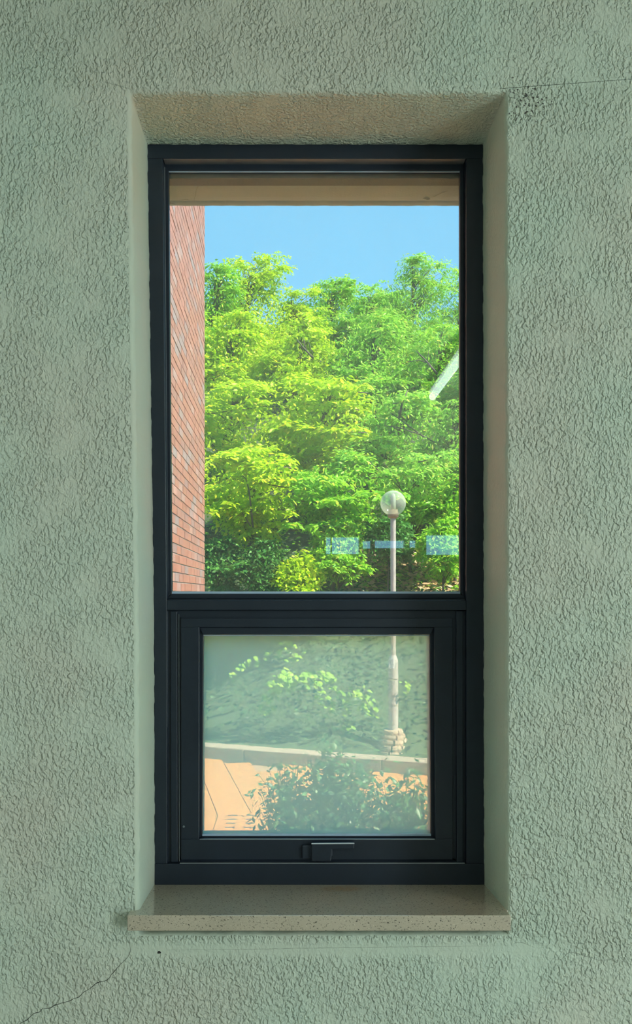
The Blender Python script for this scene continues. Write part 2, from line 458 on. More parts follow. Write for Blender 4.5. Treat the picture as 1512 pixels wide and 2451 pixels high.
for r in rings: V += r
side_of = [0]*60 + [1]*130 + [2]*60 + [3]*50 + [3]*80
nin = 1 + len(prof) + 4
for i in range(len(rings)-1):
    for k in range(N):
        a, b_ = i*N + k, i*N + (k+1) % N
        Fc.append((a, b_, b_+N, a+N))
        s = side_of[k]
        if i == 0: FM.append(0)
        elif i < nin - 1 + 1: FM.append({0: 1, 1: 3, 2: 2, 3: 2}[s] if i >= 2 else {0: 1, 1: 0, 2: 0, 3: 2}[s])
        else: FM.append(4)
wall = new_obj('wall_front', V, Fc, None, smooth=True, mats=[M_wall, M_soffit, M_smooth, M_grain, M_ext], fm=FM)
tag(wall, 'rough pale green plaster wall around the window opening', 'wall', kind='structure')

def ribbon(name, pts_px, w, m, Y=YW - 0.0006, parent=None, jagp=0.0, thick=0.0004):
    pts = []
    for (a, b) in zip(pts_px[:-1], pts_px[1:]):
        n = max(2, int(math.hypot(b[0]-a[0], b[1]-a[1]) / 6))
        for i in range(n):
            t = i/n
            pts.append((a[0]+(b[0]-a[0])*t + random.uniform(-jagp, jagp), a[1]+(b[1]-a[1])*t + random.uniform(-jagp, jagp)))
    pts.append(pts_px[-1])
    q = [P(x, y, Y) for x, y in pts]
    v, f = [], []
    for i, p in enumerate(q):
        d = (q[min(i+1, len(q)-1)] - q[max(0, i-1)]).normalized()
        s = Vector((-d.z, 0, d.x)) * w/2 * random.uniform(0.5, 1.2) * min(1, 0.3 + 3*min(i, len(q)-1-i)/len(q))
        v += [p + s, p - s]
        if i: f.append((2*i-2, 2*i-1, 2*i+1, 2*i))
    o = new_obj(name, v, f, m, parent)
    return o
c = ribbon('crack', [(307,2232),(309,2248),(312,2268),(313,2276),(305,2292),(293,2304),(276,2322),(262,2340),(255,2347),(232,2352),(214,2367),(199,2376),(188,2387),(176,2390),(165,2396),(134,2405),(118,2414),(103,2413),(94,2422),(80,2426),(66,2441),(52,2448),(40,2456),(15,2475)], 0.0011, M_crack, parent=wall, jagp=0.8)
c['label'] = 'dark crack running down from the sill corner'
ribbon('hairline_crack', [(1228,2259),(1240,2255),(1252,2257),(1280,2268)], 0.0006, M_crack2, parent=wall, jagp=0.5)
ribbon('hairline_crack', [(1289,2283),(1302,2290),(1341,2299),(1357,2282),(1366,2279),(1400,2289),(1421,2294),(1431,2299),(1466,2297),(1490,2301),(1530,2316)], 0.0007, M_crack2, parent=wall, jagp=0.7)
ribbon('hairline_crack', [(400,2274),(620,2272),(820,2268),(1010,2266),(1215,2264)], 0.0005, M_crack2, parent=wall, jagp=0.5)
ribbon('hairline_crack', [(250,196),(285,205),(318,215)], 0.0006, M_crack2, parent=wall, jagp=0.5)
v = [P(381 + 5*math.cos(a)*random.uniform(.6, 1.2), 2280 + 4*math.sin(a)*random.uniform(.6, 1.2), YW - 0.0007) for a in np.linspace(0, 6.28, 10)[:-1]]
pl = new_obj('nail_hole', v, [tuple(range(len(v)-1, -1, -1))], M_crack, wall)

zs_ = P(0, 345, YF).z - 0.0266
def on_soffit(x, y):
    Y = FPX*(zs_-0.0006-CAMZ)/(PY0-y)
    return Vector(((x-PX0)/FPX*Y, Y, zs_-0.0006))
def soffit_mark(name, pts, w, m):
    q = [on_soffit(*p) for p in pts]; v, f = [], []
    for i, p in enumerate(q):
        d = (q[min(i+1, len(q)-1)] - q[max(0, i-1)]).normalized(); sd = Vector((-d.y, d.x, 0))*w/2*(0.3 + random.random())
        v += [p+sd, p-sd]
        if i: f.append((2*i-2, 2*i, 2*i+1, 2*i-1))
    new_obj(name, v, f, m, wall)
M_flake = simple('flaked_paint', (0.16, 0.17, 0.14), 0.9)
M_hair2 = simple('soffit_hairline', (0.34, 0.36, 0.31), 0.9)
soffit_mark('paint_chip', [(1012,475),(1018,474),(1024,476),(1028,475)], 0.008, M_flake)
soffit_mark('paint_chip', [(406,486),(412,487),(420,489)], 0.006, M_flake)
soffit_mark('paint_chip', [(424,438),(432,433),(445,431),(456,430)], 0.004, M_flake)
soffit_mark('soffit_crack', [(464,480),(468,465),(469,455),(474,446)], 0.002, M_hair2)
soffit_mark('soffit_crack', [(432,479),(445,477),(452,479)], 0.003, M_hair2)
soffit_mark('soffit_crack', [(1035,472),(1055,463),(1072,456)], 0.002, M_hair2)

def shell(name, verts, faces, m, label, cat):
    return tag(new_obj(name, verts, faces, m), label, cat, kind='structure')
tag(MB().box(RX0, RX1, RY0, YE, -0.2, 0.0).build('floor', M_floor), 'grey terrazzo floor of the room', 'floor', kind='structure')
tag(MB().box(RX0, RX1, RY0, YE, ZC, ZC+0.2).build('ceiling', M_ceil), 'plain pale ceiling of the room', 'ceiling', kind='structure')
tag(MB().box(RX0-0.2, RX0, RY0, YE, -0.2, ZC+0.2).build('wall_left', M_room), 'plain side wall of the room', 'wall', kind='structure')
wr = MB()
wy0, wy1, wz0, wz1 = -3.5, -0.75, 1.05, 2.55
wr.box(RX1, RX1+0.2, wy1, YE, -0.2, ZC+0.2); wr.box(RX1, RX1+0.2, RY0, wy0, -0.2, ZC+0.2)
wr.box(RX1, RX1+0.2, wy0, wy1, -0.2, wz0); wr.box(RX1, RX1+0.2, wy0, wy1, wz1, ZC+0.2)
tag(wr.build('wall_right', M_room), 'side wall of the room with a big window', 'wall', kind='structure')
# back wall with small high windows: the pale blue rectangles mirrored in the fixed pane
VD = 2*1.565 - RY0
rects = [(780,1285,860,1326),(868,1294,888,1313),(897,1293,969,1312),(980,1293,997,1311),(1020,1280,1110,1328)]
wr_ = []
for (a, t, b_, d) in rects:
    p0, p1 = P(a, d, VD), P(b_, t, VD)
    wr_.append((p0.x, p1.x, p0.z, p1.z))
xs = sorted({RX0, RX1} | {q for r in wr_ for q in r[:2]})
zs = sorted({0.0, ZC} | {q for r in wr_ for q in r[2:]})
wb = MB()
for i in range(len(xs)-1):
    run = None
    for j in range(len(zs)-1):
        cx, cz = (xs[i]+xs[i+1])/2, (zs[j]+zs[j+1])/2
        hole = any(r[0] < cx < r[1] and r[2] < cz < r[3] for r in wr_)
        if not hole:
            wb.box(xs[i], xs[i+1], RY0-0.2, RY0, zs[j], zs[j+1])
tag(wb.build('wall_back', M_room), 'back wall of the room with small high windows', 'wall', kind='structure')
w2 = MB(); p = P(793, 1300, VD)
w2.box(p.x-0.012, p.x+0.012, RY0-0.12, RY0-0.06, wr_[0][2], wr_[0][3])
tag(w2.build('window_2', M_frame), 'thin mullion of a small high window in the back wall', 'window', kind='structure')

# ceiling strip lights; the reflection of the first is the slanting pale bar in the pane, the other two are added unseen as fill
def strip_light(x, y, label, watts=0):
    cl = empty('ceiling_light', (x, y, ZC))
    tag(cl, label, 'ceiling light', 'strip lights on the ceiling')
    MB().box(-0.028, 0.028, -0.62, 0.62, -0.045, 0.0).build('housing', M_white, cl, bevel=0.004)
    MB().tube([(0, -0.585, -0.068), (0, 0.585, -0.068)], 0.019, 12).build('tube', M_tube, cl, True)
    for s in (-1, 1):
        MB().box(-0.02, 0.02, s*0.60-0.016, s*0.60+0.016, -0.092, -0.04).build('socket', M_white, cl, bevel=0.003)
    if watts:  # area light only for the added fill fixtures
        tl_d = bpy.data.lights.new('sill_fill_light', 'AREA'); tl = bpy.data.objects.new('sill_fill_light', tl_d); COL.link(tl)
        tl_d.shape = 'RECTANGLE'; tl_d.size = 0.05; tl_d.size_y = 1.15; tl_d.energy = watts; tl_d.color = (0.88, 1.0, 0.94)
        tl.parent = cl; tl.location = (0, 0, -0.095)
strip_light(0.80, -0.555, 'white ceiling strip light whose tube is mirrored as a slanting bar in the pane')
strip_light(2.7, -0.9, 'added unseen strip light near the side window, brightening the sill', 16)  # added fixture, unseen, throws fill onto the sill
strip_light(-1.9, -0.9, 'added unseen strip light near the plain side wall, brightening the sill', 11)  # second added fill fixture, outside the pane's mirrored range

# ---------------------------------------------------------------- the stone sill
YS = YW - 0.026
sb = MB()
zt_f, zt_b = P(0, 2191, YS).z, P(0, 2117, YF).z
th = 38/FPX*YS
x0f, x1f = P(304, 0, YS).x, P(1223, 0, YS).x
x0b, x1b = P(362, 0, YF).x, P(1166, 0, YF).x
xi0, xi1 = P(326, 0, YW).x, P(1213, 0, YW).x
n = 26
top = [(x0f, YS), (x1f, YS), (x1f, YW+0.002), (xi1+0.004, YW+0.002), (x1b, YF+0.03), (x0b, YF+0.03), (xi0-0.004, YW+0.002), (x0f, YW+0.002)]
def zt(y): return zt_f + (zt_b-zt_f)*(y-YS)/(YF-YS)
v = [(x, y, zt(y)) for x, y in top] + [(x, y, zt_f-th) for x, y in top]
k = len(top)
f = [tuple(range(k)), tuple(range(2*k-1, k-1, -1))] + [((i+1) % k, i, i+k, (i+1) % k + k) for i in range(k)]
sill = new_obj('window_sill', v, f, M_stone, bevel=0.004)
tag(sill, 'speckled brown stone sill slab under the window', 'window sill', kind='structure')

# ---------------------------------------------------------------- the window
win = empty('window_1', P(760, 2115, YF))
tag(win, 'tall black aluminium window with fixed upper pane and lower sash', 'window', kind='structure')
WO = Vector(win.location)
def wpart(name, mb, m, parent=win, bevel=0.0012, smooth=False):
    mb.v = [q - WO for q in mb.v]
    return mb.build(name, m, parent, smooth, bevel)
# outer frame members
wpart('frame_head', MB().prism([(352,345),(1156,345),(1156,379),(352,379)], YF, YFB), M_frame)
wpart('frame_jamb', MB().prism([(352,379),(389,379),(399,1437),(400,2068),(370,2068),(368,1450)], YF, YFB), M_frame)
wpart('frame_jamb', MB().prism([(1116,379),(1156,379),(1159,2068),(1116,2068),(1116,1437)], YF, YFB), M_frame)
wpart('frame_foot', MB().prism([(370,2068),(1159,2068),(1159,2120),(370,2120)], YF-0.002, YFB), M_frame)
wpart('transom', MB().prism([(399,1437),(1116,1437),(1116,1460),(399,1460)], YF, YFB), M_frame)
# glazing beads of the fixed light, set back from the face
yb = YF + 0.020
def q(x, y, Y=yb): return (x, y)
wpart('bead', MB().prism([(390,392.5),(1113,392.5),(1102,408),(402,408)], yb, YFB-0.03), M_frame)
wpart('bead', MB().prism([(393,392),(403,407),(411,1416),(402,1432)], yb, YFB-0.03), M_frame)
wpart('bead', MB().prism([(1110.5,392),(1101,407),(1101,1416),(1110.5,1432)], yb, YFB-0.03), M_frame)
wpart('bead', MB().prism([(398,1433),(411,1421),(1101,1421),(1117,1433)], yb-0.002, YFB-0.03), M_frame)
wpart('bead', MB().prism([(398,1433),(398,1438),(1117,1438),(1117,1433)], yb-0.006, YFB-0.03), M_frame)
hz_ = P(0, 379, YF).z
hs_ = MB(); hs_.box(P(391, 0, YF).x, P(1114, 0, YF).x, YF+0.002, yb+0.001, hz_-0.0008, hz_)
wpart('head_soffit', hs_, simple('head_reflection_grey', (0.26, 0.255, 0.265), 0.35, metal=0.5, noise=0.35, scale=25), bevel=0)  # reflection on the head's underside, painted as a grey metal strip
# gasket strips, the sky's reflection painted in as pale blue
wpart('gasket_glint', MB().prism([(404,408.2),(1100,408.2),(1100,411.4),(404,411.4)], yb+0.003, yb+0.006), M_gasket_glint, bevel=0)
wpart('gasket_glint', MB().prism([(411,1415.6),(1101,1415.6),(1101,1421.5),(411,1421.5)], yb+0.001, yb+0.006), M_gasket_glint, bevel=0)
wpart('gasket_glint', MB().prism([(393,400),(394.6,400),(402.4,1415),(400.6,1415)], yb-0.0015, yb), M_edge, bevel=0)  # painted highlight line down the bead
wpart('gasket_glint', MB().prism([(1111.5,400),(1112.8,400),(1112.8,1420),(1111.5,1420)], yb-0.0015, yb), M_edge, bevel=0)  # matching painted highlight on the other bead
wpart('outer_head', MB().prism([(396,395),(1106,395),(1106,428),(396,428)], yb+0.016, YFB), M_frame)
wpart('outer_lip', MB().prism([(396,412),(1106,412),(1106,427),(396,427)], yb+0.0145, yb+0.016), simple('dusty_outer_frame', (0.17, 0.165, 0.165), 0.7, noise=0.4, scale=20), bevel=0)
g = wpart('glass_pane', MB().prism([(396,400),(1108,400),(1108,1424),(402,1424)], yb+0.007, yb+0.012), M_glass_up, bevel=0)
g['label'] = 'large clear fixed pane mirroring the room faintly'
# recessed rebate around the sash
yr = YF + 0.010
wpart('rebate', MB().prism([(399,1460),(1116,1460),(1070,1490),(445,1490)], yr, YFB), M_frame)
wpart('rebate', MB().prism([(398,1458),(448,1485),(448,2055),(399,2070)], yr, YFB), M_frame)
wpart('rebate', MB().prism([(1117,1458),(1068,1485),(1068,2055),(1117,2070)], yr, YFB), M_frame)
wpart('rebate', MB().prism([(399,2070),(445,2045),(1070,2045),(1117,2070)], yr, YFB), M_frame)
wpart('rebate_rib', MB().prism([(1092,1463),(1107,1463),(1108,2064),(1093,2064)], yr-0.006, YFB), M_frame)
wpart('rebate_rib', MB().prism([(408,1463),(424,1463),(425,2064),(409,2064)], yr-0.004, YFB), M_frame)
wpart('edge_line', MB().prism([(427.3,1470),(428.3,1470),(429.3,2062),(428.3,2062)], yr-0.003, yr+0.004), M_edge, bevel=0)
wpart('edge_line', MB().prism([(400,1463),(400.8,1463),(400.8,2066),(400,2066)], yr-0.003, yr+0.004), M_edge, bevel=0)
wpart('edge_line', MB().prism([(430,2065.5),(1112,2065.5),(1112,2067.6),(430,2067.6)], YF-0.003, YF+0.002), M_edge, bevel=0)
# the sash, one part with its pieces
ys = YF + 0.004
sash = empty('sash', (0, 0, 0)); sash.parent = win
sash['label'] = 'lower projecting sash with a milky dusty pane'
def spart(name, mb, m, bevel=0.0012): return wpart(name, mb, m, sash, bevel)
spart('top_rail', MB().prism([(433,1480),(1083,1480),(1083,1501),(433,1501)], ys, YFB-0.004), M_frame)
spart('stile', MB().prism([(433,1501),(477,1501),(476,2009),(433,2009)], ys, YFB-0.004), M_frame)
spart('stile', MB().prism([(1039,1501),(1083,1501),(1083,2009),(1042,2009)], ys, YFB-0.004), M_frame)
spart('bottom_rail', MB().prism([(433,2009),(1083,2009),(1083,2058),(433,2058)], ys, YFB-0.004), M_frame)
yg = ys + 0.012
spart('bead', MB().prism([(476,1501),(1040,1501),(1030,1519),(485,1519)], yg-0.005, YFB-0.01), M_frame)
spart('bead', MB().prism([(476,1501),(487,1519),(484,1999),(475,2010)], yg, YFB-0.01), M_frame)
spart('bead', MB().prism([(1040,1501),(1028,1519),(1031,1999),(1043,2010)], yg, YFB-0.01), M_frame)
spart('bead', MB().prism([(475,2010),(484,2001),(1031,2001),(1043,2010)], yg, YFB-0.01), M_frame)
spart('gasket_glint', MB().prism([(487,1519.5),(1028,1519.5),(1028,1522),(487,1522)], yg+0.003, yg+0.005), M_gasket_glint, 0)
spart('gasket_glint', MB().prism([(484,1996.5),(1031,1996.5),(1031,2001),(484,2001)], yg+0.001, yg+0.005), M_gasket_glint, 0)  # blue sky reflection coloured into the strip
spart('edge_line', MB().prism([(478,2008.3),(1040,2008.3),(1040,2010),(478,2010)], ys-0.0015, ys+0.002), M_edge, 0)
g = spart('glass_pane', MB().prism([(478,1508),(1036,1508),(1038,2004),(476,2004)], yg+0.008, yg+0.013), M_glass_low, 0)
g['label'] = 'milky dusty lower pane'
h = MB().prism([(745,2019),(848,2018),(848,2032),(795,2034),(792,2062),(746,2062)], ys-0.015, ys-0.004)
hd = spart('handle', h, M_frame, 0.002)
spart('handle_highlight', MB().prism([(745,2018.4),(848,2017.6),(848,2020.2),(745,2021)], ys-0.0158, ys-0.0145), M_bright_edge, 0.0004)  # thin bright strip painting in the handle's highlight
spart('handle_bracket', MB().prism([(723,2024),(750,2024),(750,2056),(723,2056)], ys-0.007, ys), M_frame, 0.002)
spart('handle_bracket', MB().prism([(742,2030),(796,2030),(796,2050),(742,2050)], ys-0.010, ys), M_frame, 0.002)
for x, y in ((440, 1978), (792, 2040)):
    mbs = MB(); c = P(x, y, ys); mbs.tube([(c.x, ys-0.002, c.z), (c.x, ys+0.004, c.z)], 0.0022, 10)
    spart('screw', mbs, M_edge if x == 440 else M_blackrub, 0)

# ---------------------------------------------------------------- outside: ground
ZG = -0.90
tag(MB().box(-30, 30, YE, 70, ZG-0.4, ZG-0.045).build('ground', M_joint), 'bare ground under the paving', 'ground', kind='structure')
K0, K1 = G(492, 1787, -0.73), G(1028, 1826, -0.73)
kd = (K1 - K0); kd.z = 0; kd.normalize()
kn = Vector((-kd.y, kd.x, 0))                     # away from the camera, up the bank
def ksd(x, y): return (x - K0.x)*kn.x + (y - K0.y)*kn.y
# paving slabs
pave = empty('pavement', (0, 8, ZG)); tag(pave, 'sunlit paving of long pale slabs in front of the kerb', 'pavement', kind='structure')
d1 = Vector((-0.205, 1, 0)).normalized(); d2 = Vector((d1.y, -d1.x, 0))
SW, SL = 0.37, 1.15
pm = MB(); pm.box(-SW/2+0.005, SW/2-0.005, -SL/2+0.005, SL/2-0.005, -0.05, 0.0)
slab_me = None
org = G(525, 1807, ZG) - Vector((0, 8, ZG))
ang = math.atan2(d1.y, d1.x) - math.pi/2
DR0, DR1 = G(528, 1945, ZG), G(628, 1945, ZG)
cnt = 0
for i in range(-14, 16):
    for j in range(-8, 4):
        c = org + d2*(SW*(i+0.5)) + d1*(SL*(j + (0.5 if i % 2 else 0.0)))
        wx, wy = c.x, c.y + 8
        far = ksd(wx, wy)
        if far > -0.12 or wy < 3.0 or far < -6.6: continue
        if slab_me is None:
            o = pm.build('paving_slab', M_pave, pave); slab_me = o.data
        else:
            o = bpy.data.objects.new('paving_slab', slab_me); COL.link(o); o.parent = pave
        o.location = (c.x, c.y, random.uniform(-0.003, 0.002)); o.rotation_euler = (0, 0, ang)
        cnt += 1
# drain cover
dc = G(576, 1968, ZG); drn = empty('drain_cover', (dc.x, dc.y, ZG))
tag(drn, 'flat concrete drain cover with two rows of slots set in the paving', 'drain cover')
MB().box(-0.26, 0.26, -0.3, 0.3, 0.0, 0.010).build('cover', M_drain, drn, bevel=0.003)
for ix in (-0.1, 0.1):
    for iy in (-0.21, -0.07, 0.07, 0.21):
        MB().box(ix-0.05, ix+0.05, iy-0.016, iy+0.016, 0.008, 0.0112).build('slot', M_slot, drn)
# kerb stones
kerb = empty('kerb', (K0.x, K0.y, ZG)); tag(kerb, 'low concrete kerb of long blocks at the foot of the bank', 'kerb', kind='structure')
kb = MB(); kb.box(0.004, 0.996, 0.0, 0.28, -0.1, 0.17)
kme = None
for i in range(-4, 8):
    if kme is None: o = kb.build('kerb_stone', M_kerb, kerb); kme = o.data
    else: o = bpy.data.objects.new('kerb_stone', kme); COL.link(o); o.parent = kerb
    o.location = kd * (i*1.0 - 0.4) + Vector((0, 0, random.uniform(-0.004, 0.004))); o.rotation_euler = (0, 0, math.atan2(kd.y, kd.x))
    bv = o.modifiers.new('bevel', 'BEVEL'); bv.width = 0.012; bv.segments = 2
# the bank
HS = [(-1, -0.80), (0.28, -0.78), (0.9, -0.62), (1.6, -0.15), (2.4, 0.55), (3.5, 1.25), (9, 4.5), (20, 11.2), (45, 19)]
def hz(x, y):
    s = ksd(x, y)
    z = float(np.interp(s, [a for a, _ in HS], [b for _, b in HS]))
    if s > 0.5:
        z += 0.10*math.sin(x*1.9+y*1.1) + 0.06*math.sin(x*4.3-y*2.9)
    return z
bv_, bf_ = [], []
nu, nv = 90, 70
for j in range(nv):
    s = 0.2 + 42*(j/(nv-1))**1.8
    for i in range(nu):
        u = -22 + 46*i/(nu-1)
        c = K0 + kd*u + kn*s
        bv_.append((c.x, c.y, hz(c.x, c.y)))
for j in range(nv-1):
    for i in range(nu-1):
        a = j*nu+i; bf_.append((a, a+1, a+nu+1, a+nu))
bank = new_obj('terrain', bv_, bf_, M_soil, smooth=True)
tag(bank, 'dark earth bank rising behind the kerb', 'bank', kind='structure')

# ---------------------------------------------------------------- the brick wall on the left
BX, BY0, BY1 = -0.79, YE + 0.005, 7.26
bw = empty('brick_wall', (BX, BY0, ZG)); tag(bw, 'red brick wall running out beside the window', 'wall', kind='structure')
MB().box(-0.5, -0.006, 0.0, BY1-BY0-0.006, 0.0, 7.4).build('mortar_bed', M_mortar, bw)
CH, BL_, BH, BD = 0.067, 0.20, 0.057, 0.09
proto = MB().box(-BD, 0, 0.005, BL_-0.005, 0.005, 0.005+BH).build('brick', M_brick, bw)
bme = proto.data
cand, rest = [], MB()
for r in range(int(7.3/CH)):
    z = r*CH
    y = BY1 - BY0
    off = 0.0 if r % 2 else 0.1
    yy = y - BL_ + (0.1 if r % 2 else 0)
    first = True
    while yy > -0.2:
        y_a = max(0.0, yy); y_b = min(y, yy + BL_)
        wy_, wz_ = BY0 + (y_a+y_b)/2, ZG + z + 0.03
        px = PX0 + FPX*BX/wy_; py = PY0 - FPX*(wz_-CAMZ)/wy_
        vis = 400 < px < 496 and 505 < py < 1415
        full = y_b - y_a > 0.19
        if vis and full: cand.append((-FPX*CH/wy_ * FPX*0.79*(1/(BY0+y_a)-1/(BY0+y_b)), y_a, z))
        elif y_b - y_a > 0.03: rest.box(-BD + random.uniform(-.002, .002), random.uniform(-.002, .002), y_a+0.005, y_b-0.005, z+0.005, z+0.005+BH)
        yy -= BL_
    # header bricks turned round the far corner
    for k in range(2):
        rest.box(-BD-0.01-0.2*(k+1)+0.005, -BD-0.01-0.2*k-0.005, y-0.09, y, z+0.005, z+0.005+BH)
cand.sort()
for i, (_, y_a, z) in enumerate(cand):
    if i < 300:
        o = proto if i == 0 else bpy.data.objects.new('brick', bme)
        if i: COL.link(o); o.parent = bw
        o.location = (random.uniform(-.002, .002), y_a, z + random.uniform(-.0015, .0015))
    else:
        rest.box(-BD, random.uniform(-.002, .002), y_a+0.005, y_a+BL_-0.005, z+0.005, z+0.005+BH)
ro = rest.build('brickwork', M_brick, bw); ro['kind'] = 'stuff'

# ---------------------------------------------------------------- lamp post
lc = G(944, 1806, -0.76); lc.y += 0.15
lamp = empty('street_lamp', (lc.x, lc.y, -0.76))
tag(lamp, 'pale street lamp with round clear globe and stone footing behind the kerb', 'street lamp')
kx = FPX/lc.y
def lz(py): return CAMZ - (py-PY0)/kx + 0.76
def lr(px): return px/2/kx
MB().lathe([(lr(24), lz(1790)), (lr(24), lz(1584)), (lr(22), lz(1578)), (lr(13), lz(1568))], (0, 0, 0), 40).build('lower_pole', M_metal, lamp)
MB().lathe([(lr(13), lz(1570)), (lr(13), lz(1240))], (0, 0, 0), 32).build('upper_pole', M_metal, lamp)
MB().lathe([(lr(15), lz(1241)), (lr(26), lz(1237)), (lr(27), lz(1229)), (lr(22), lz(1226)), (lr(22), lz(1220))], (0, 0, 0), 24).build('collar', M_kerb, lamp, True)
MB().lathe([(lr(10), lz(1222)), (lr(13), lz(1214)), (lr(13), lz(1192)), (lr(9), lz(1184)), (lr(3), lz(1180))], (0, 0, 0), 20).build('bulb', M_tag2, lamp, True)
R = lr(61); cz = lz(1204.5)
MB().lathe([(R*math.sin(a), cz - R*math.cos(a)) for a in np.linspace(0.42, math.pi-0.02, 24)], (0, 0, 0), 40).build('globe', M_globe, lamp, True)
for k, (pa, pb, w) in enumerate(((1746,1757,48),(1757,1768,58),(1768,1780,68),(1780,1794,78),(1794,1816,88))):
    nst = 6 + k; rr = lr(w)
    for i in range(nst):
        a0 = 2*math.pi*(i + 0.5*(k % 2))/nst; a1 = a0 + 2*math.pi/nst - 0.12
        z0, z1 = lz(pb)+0.001, lz(pa)-0.001
        vs = []
        for z in (z0, (z0+z1)/2, z1):
            g_ = 1.01 if z == (z0+z1)/2 else 0.97
            for rad in (rr*g_, rr*0.35):
                for t in range(4):
                    a = a0 + (a1-a0)*t/3
                    vs.append((rad*math.cos(a), rad*math.sin(a), z))
        fs = []
        for lv in range(2):
            o0 = lv*8
            for t in range(3): fs.append((o0+t, o0+t+1, o0+t+9, o0+t+8))
        fs += [(16,17,21,20),(17,18,22,21),(18,19,23,22),(3,7,15,11),(11,15,23,19),(4,0,8,12),(12,8,16,20)]
        new_obj('footing_stone', vs, fs, M_base, lamp)
# number tag fixed on the lower pole
tg = MB(); tz0, tz1 = lz(1600), lz(1577); r_ = lr(24)+0.003
def curved(mb, x0, x1, z0, z1, r):
    vs = []
    for i in range(7):
        x = x0+(x1-x0)*i/6; y = -math.sqrt(max(1e-6, r*r - x*x)); vs += [(x, y, z0), (x, y, z1)]
    mb.add(vs, [(2*i, 2*i+2, 2*i+3, 2*i+1) for i in range(6)]); return mb
X_ = lambda px: (px-944)/kx
Zt = lambda py: lz(py)
o = curved(MB(), X_(932.5), X_(946), Zt(1599), Zt(1577), r_).build('number_tag', M_tag, lamp); o['label'] = 'small white number tag'
ink = MB()
for py in (1579, 1581.5, 1584): curved(ink, X_(933.5), X_(943), Zt(py+0.9), Zt(py), r_+0.001)
def stroke(x0, x1, y0, y1): curved(ink, X_(x0), X_(x1), Zt(y1), Zt(y0), r_+0.001)
stroke(936.6, 937.6, 1587, 1594)                                    # 1
stroke(939.5, 943.2, 1587, 1588); stroke(940, 943.2, 1590, 1591); stroke(939.5, 943.2, 1593, 1594); stroke(942.3, 943.3, 1587, 1594)   # 3
ink.build('tag_number', M_ink, lamp)
for py in (1624, 1687):
    MB().lathe([(lr(25.2), lz(py+0.8)), (lr(25.2), lz(py-0.8))], (0, 0, 0), 24).build('pole_joint', M_kerb, lamp)

# ---------------------------------------------------------------- foliage
class Leaves:
    def __init__(s): s.c = []; s.d = []; s.n = []; s.l = []; s.w = []
    def add(s, c, d, n, l, w): s.c.append(c); s.d.append(d); s.n.append(n); s.l.append(l); s.w.append(w)
    def arrays(s):
        return tuple(np.concatenate(a) for a in (s.c, s.d, s.n, s.l, s.w))

def norm(a): return a / np.maximum(1e-9, np.linalg.norm(a, axis=1, keepdims=True))

def leaf_geo(c, d, n, l, w):
    d = norm(d); s = norm(np.cross(d, n)); n = np.cross(s, d)
    l = l[:, None]; w = w[:, None]
    base = c; mid = c + d*l*0.5 + n*l*0.05
    L = c + d*l*0.42 + s*w*0.5 - n*w*0.08
    R_ = c + d*l*0.42 - s*w*0.5 - n*w*0.08
    tip = c + d*l - n*l*0.12
    V = np.stack([base, L, tip, mid, R_], axis=1).reshape(-1, 3)
    return V

def leaf_object(name, L, m, parent, origin):
    c, d, n, l, w = L.arrays()
    V = leaf_geo(c - np.array(origin), d, n, l, w)
    N = len(c)
    me = bpy.data.meshes.new(name)
    me.vertices.add(len(V)); me.vertices.foreach_set('co', V.astype(np.float32).ravel())
    b = (np.arange(N)*5)[:, None]
    F = (b + np.array([[0, 1, 2, 3, 0, 3, 2, 4]])).reshape(-1)
    me.loops.add(len(F)); me.loops.foreach_set('vertex_index', F.astype(np.int32))
    me.polygons.add(2*N); me.polygons.foreach_set('loop_start', np.arange(0, 8*N, 4, dtype=np.int32))
    me.materials.append(m); me.update(calc_edges=True)
    o = bpy.data.objects.new(name, me); COL.link(o); o.parent = parent
    o['kind'] = 'stuff'
    return o

def spray(L, base, out, r, lsize, ratio, ntw=7, droop=0.25, dens=1.0):
    """a flat fan of leafy twigs"""
    out = np.array(out, float); out /= np.linalg.norm(out)
    side = np.cross(out, [0, 0, 1.0]); side /= max(1e-6, np.linalg.norm(side))
    for k in range(ntw):
        a = rng.uniform(-1.25, 1.25)
        d = out*math.cos(a) + side*math.sin(a) + np.array([0, 0, rng.uniform(-0.12, 0.28)])
        d /= np.linalg.norm(d)
        ln = r * rng.uniform(0.7, 1.35)
        n = max(4, int(ln / (lsize*0.30) * dens))
        t = (np.arange(n) + rng.uniform(0, 1, n)) / n
        pos = base + d*(ln*t)[:, None] + np.array([0, 0, -1.0]) * (droop*ln*t**2)[:, None]
        pos += rng.normal(0, 0.02*r + 0.01, (n, 3))
        sg = np.where(np.arange(n) % 2 == 0, 1.0, -1.0)[:, None]
        sd = np.cross(d, [0, 0, 1.0]); sd /= max(1e-6, np.linalg.norm(sd))
        ld = d*0.55 + sd*sg*0.8 + np.array([0, 0, -1.0])*rng.uniform(0.05, 0.75, n)[:, None] + rng.normal(0, 0.22, (n, 3))
        nn = np.array([0, -0.15, 1.0]) + rng.normal(0, 0.45, (n, 3))
        ll = lsize * rng.uniform(0.65, 1.25, n)
        L.add(pos, ld, nn, ll, ll*ratio*rng.uniform(0.85, 1.15, n))

def curve_pts(a, b, sag, n=6):
    a, b = Vector(a), Vector(b)
    return [a.lerp(b, i/(n-1)) + Vector((0, 0, sag*math.sin(math.pi*i/(n-1)))) for i in range(n)]

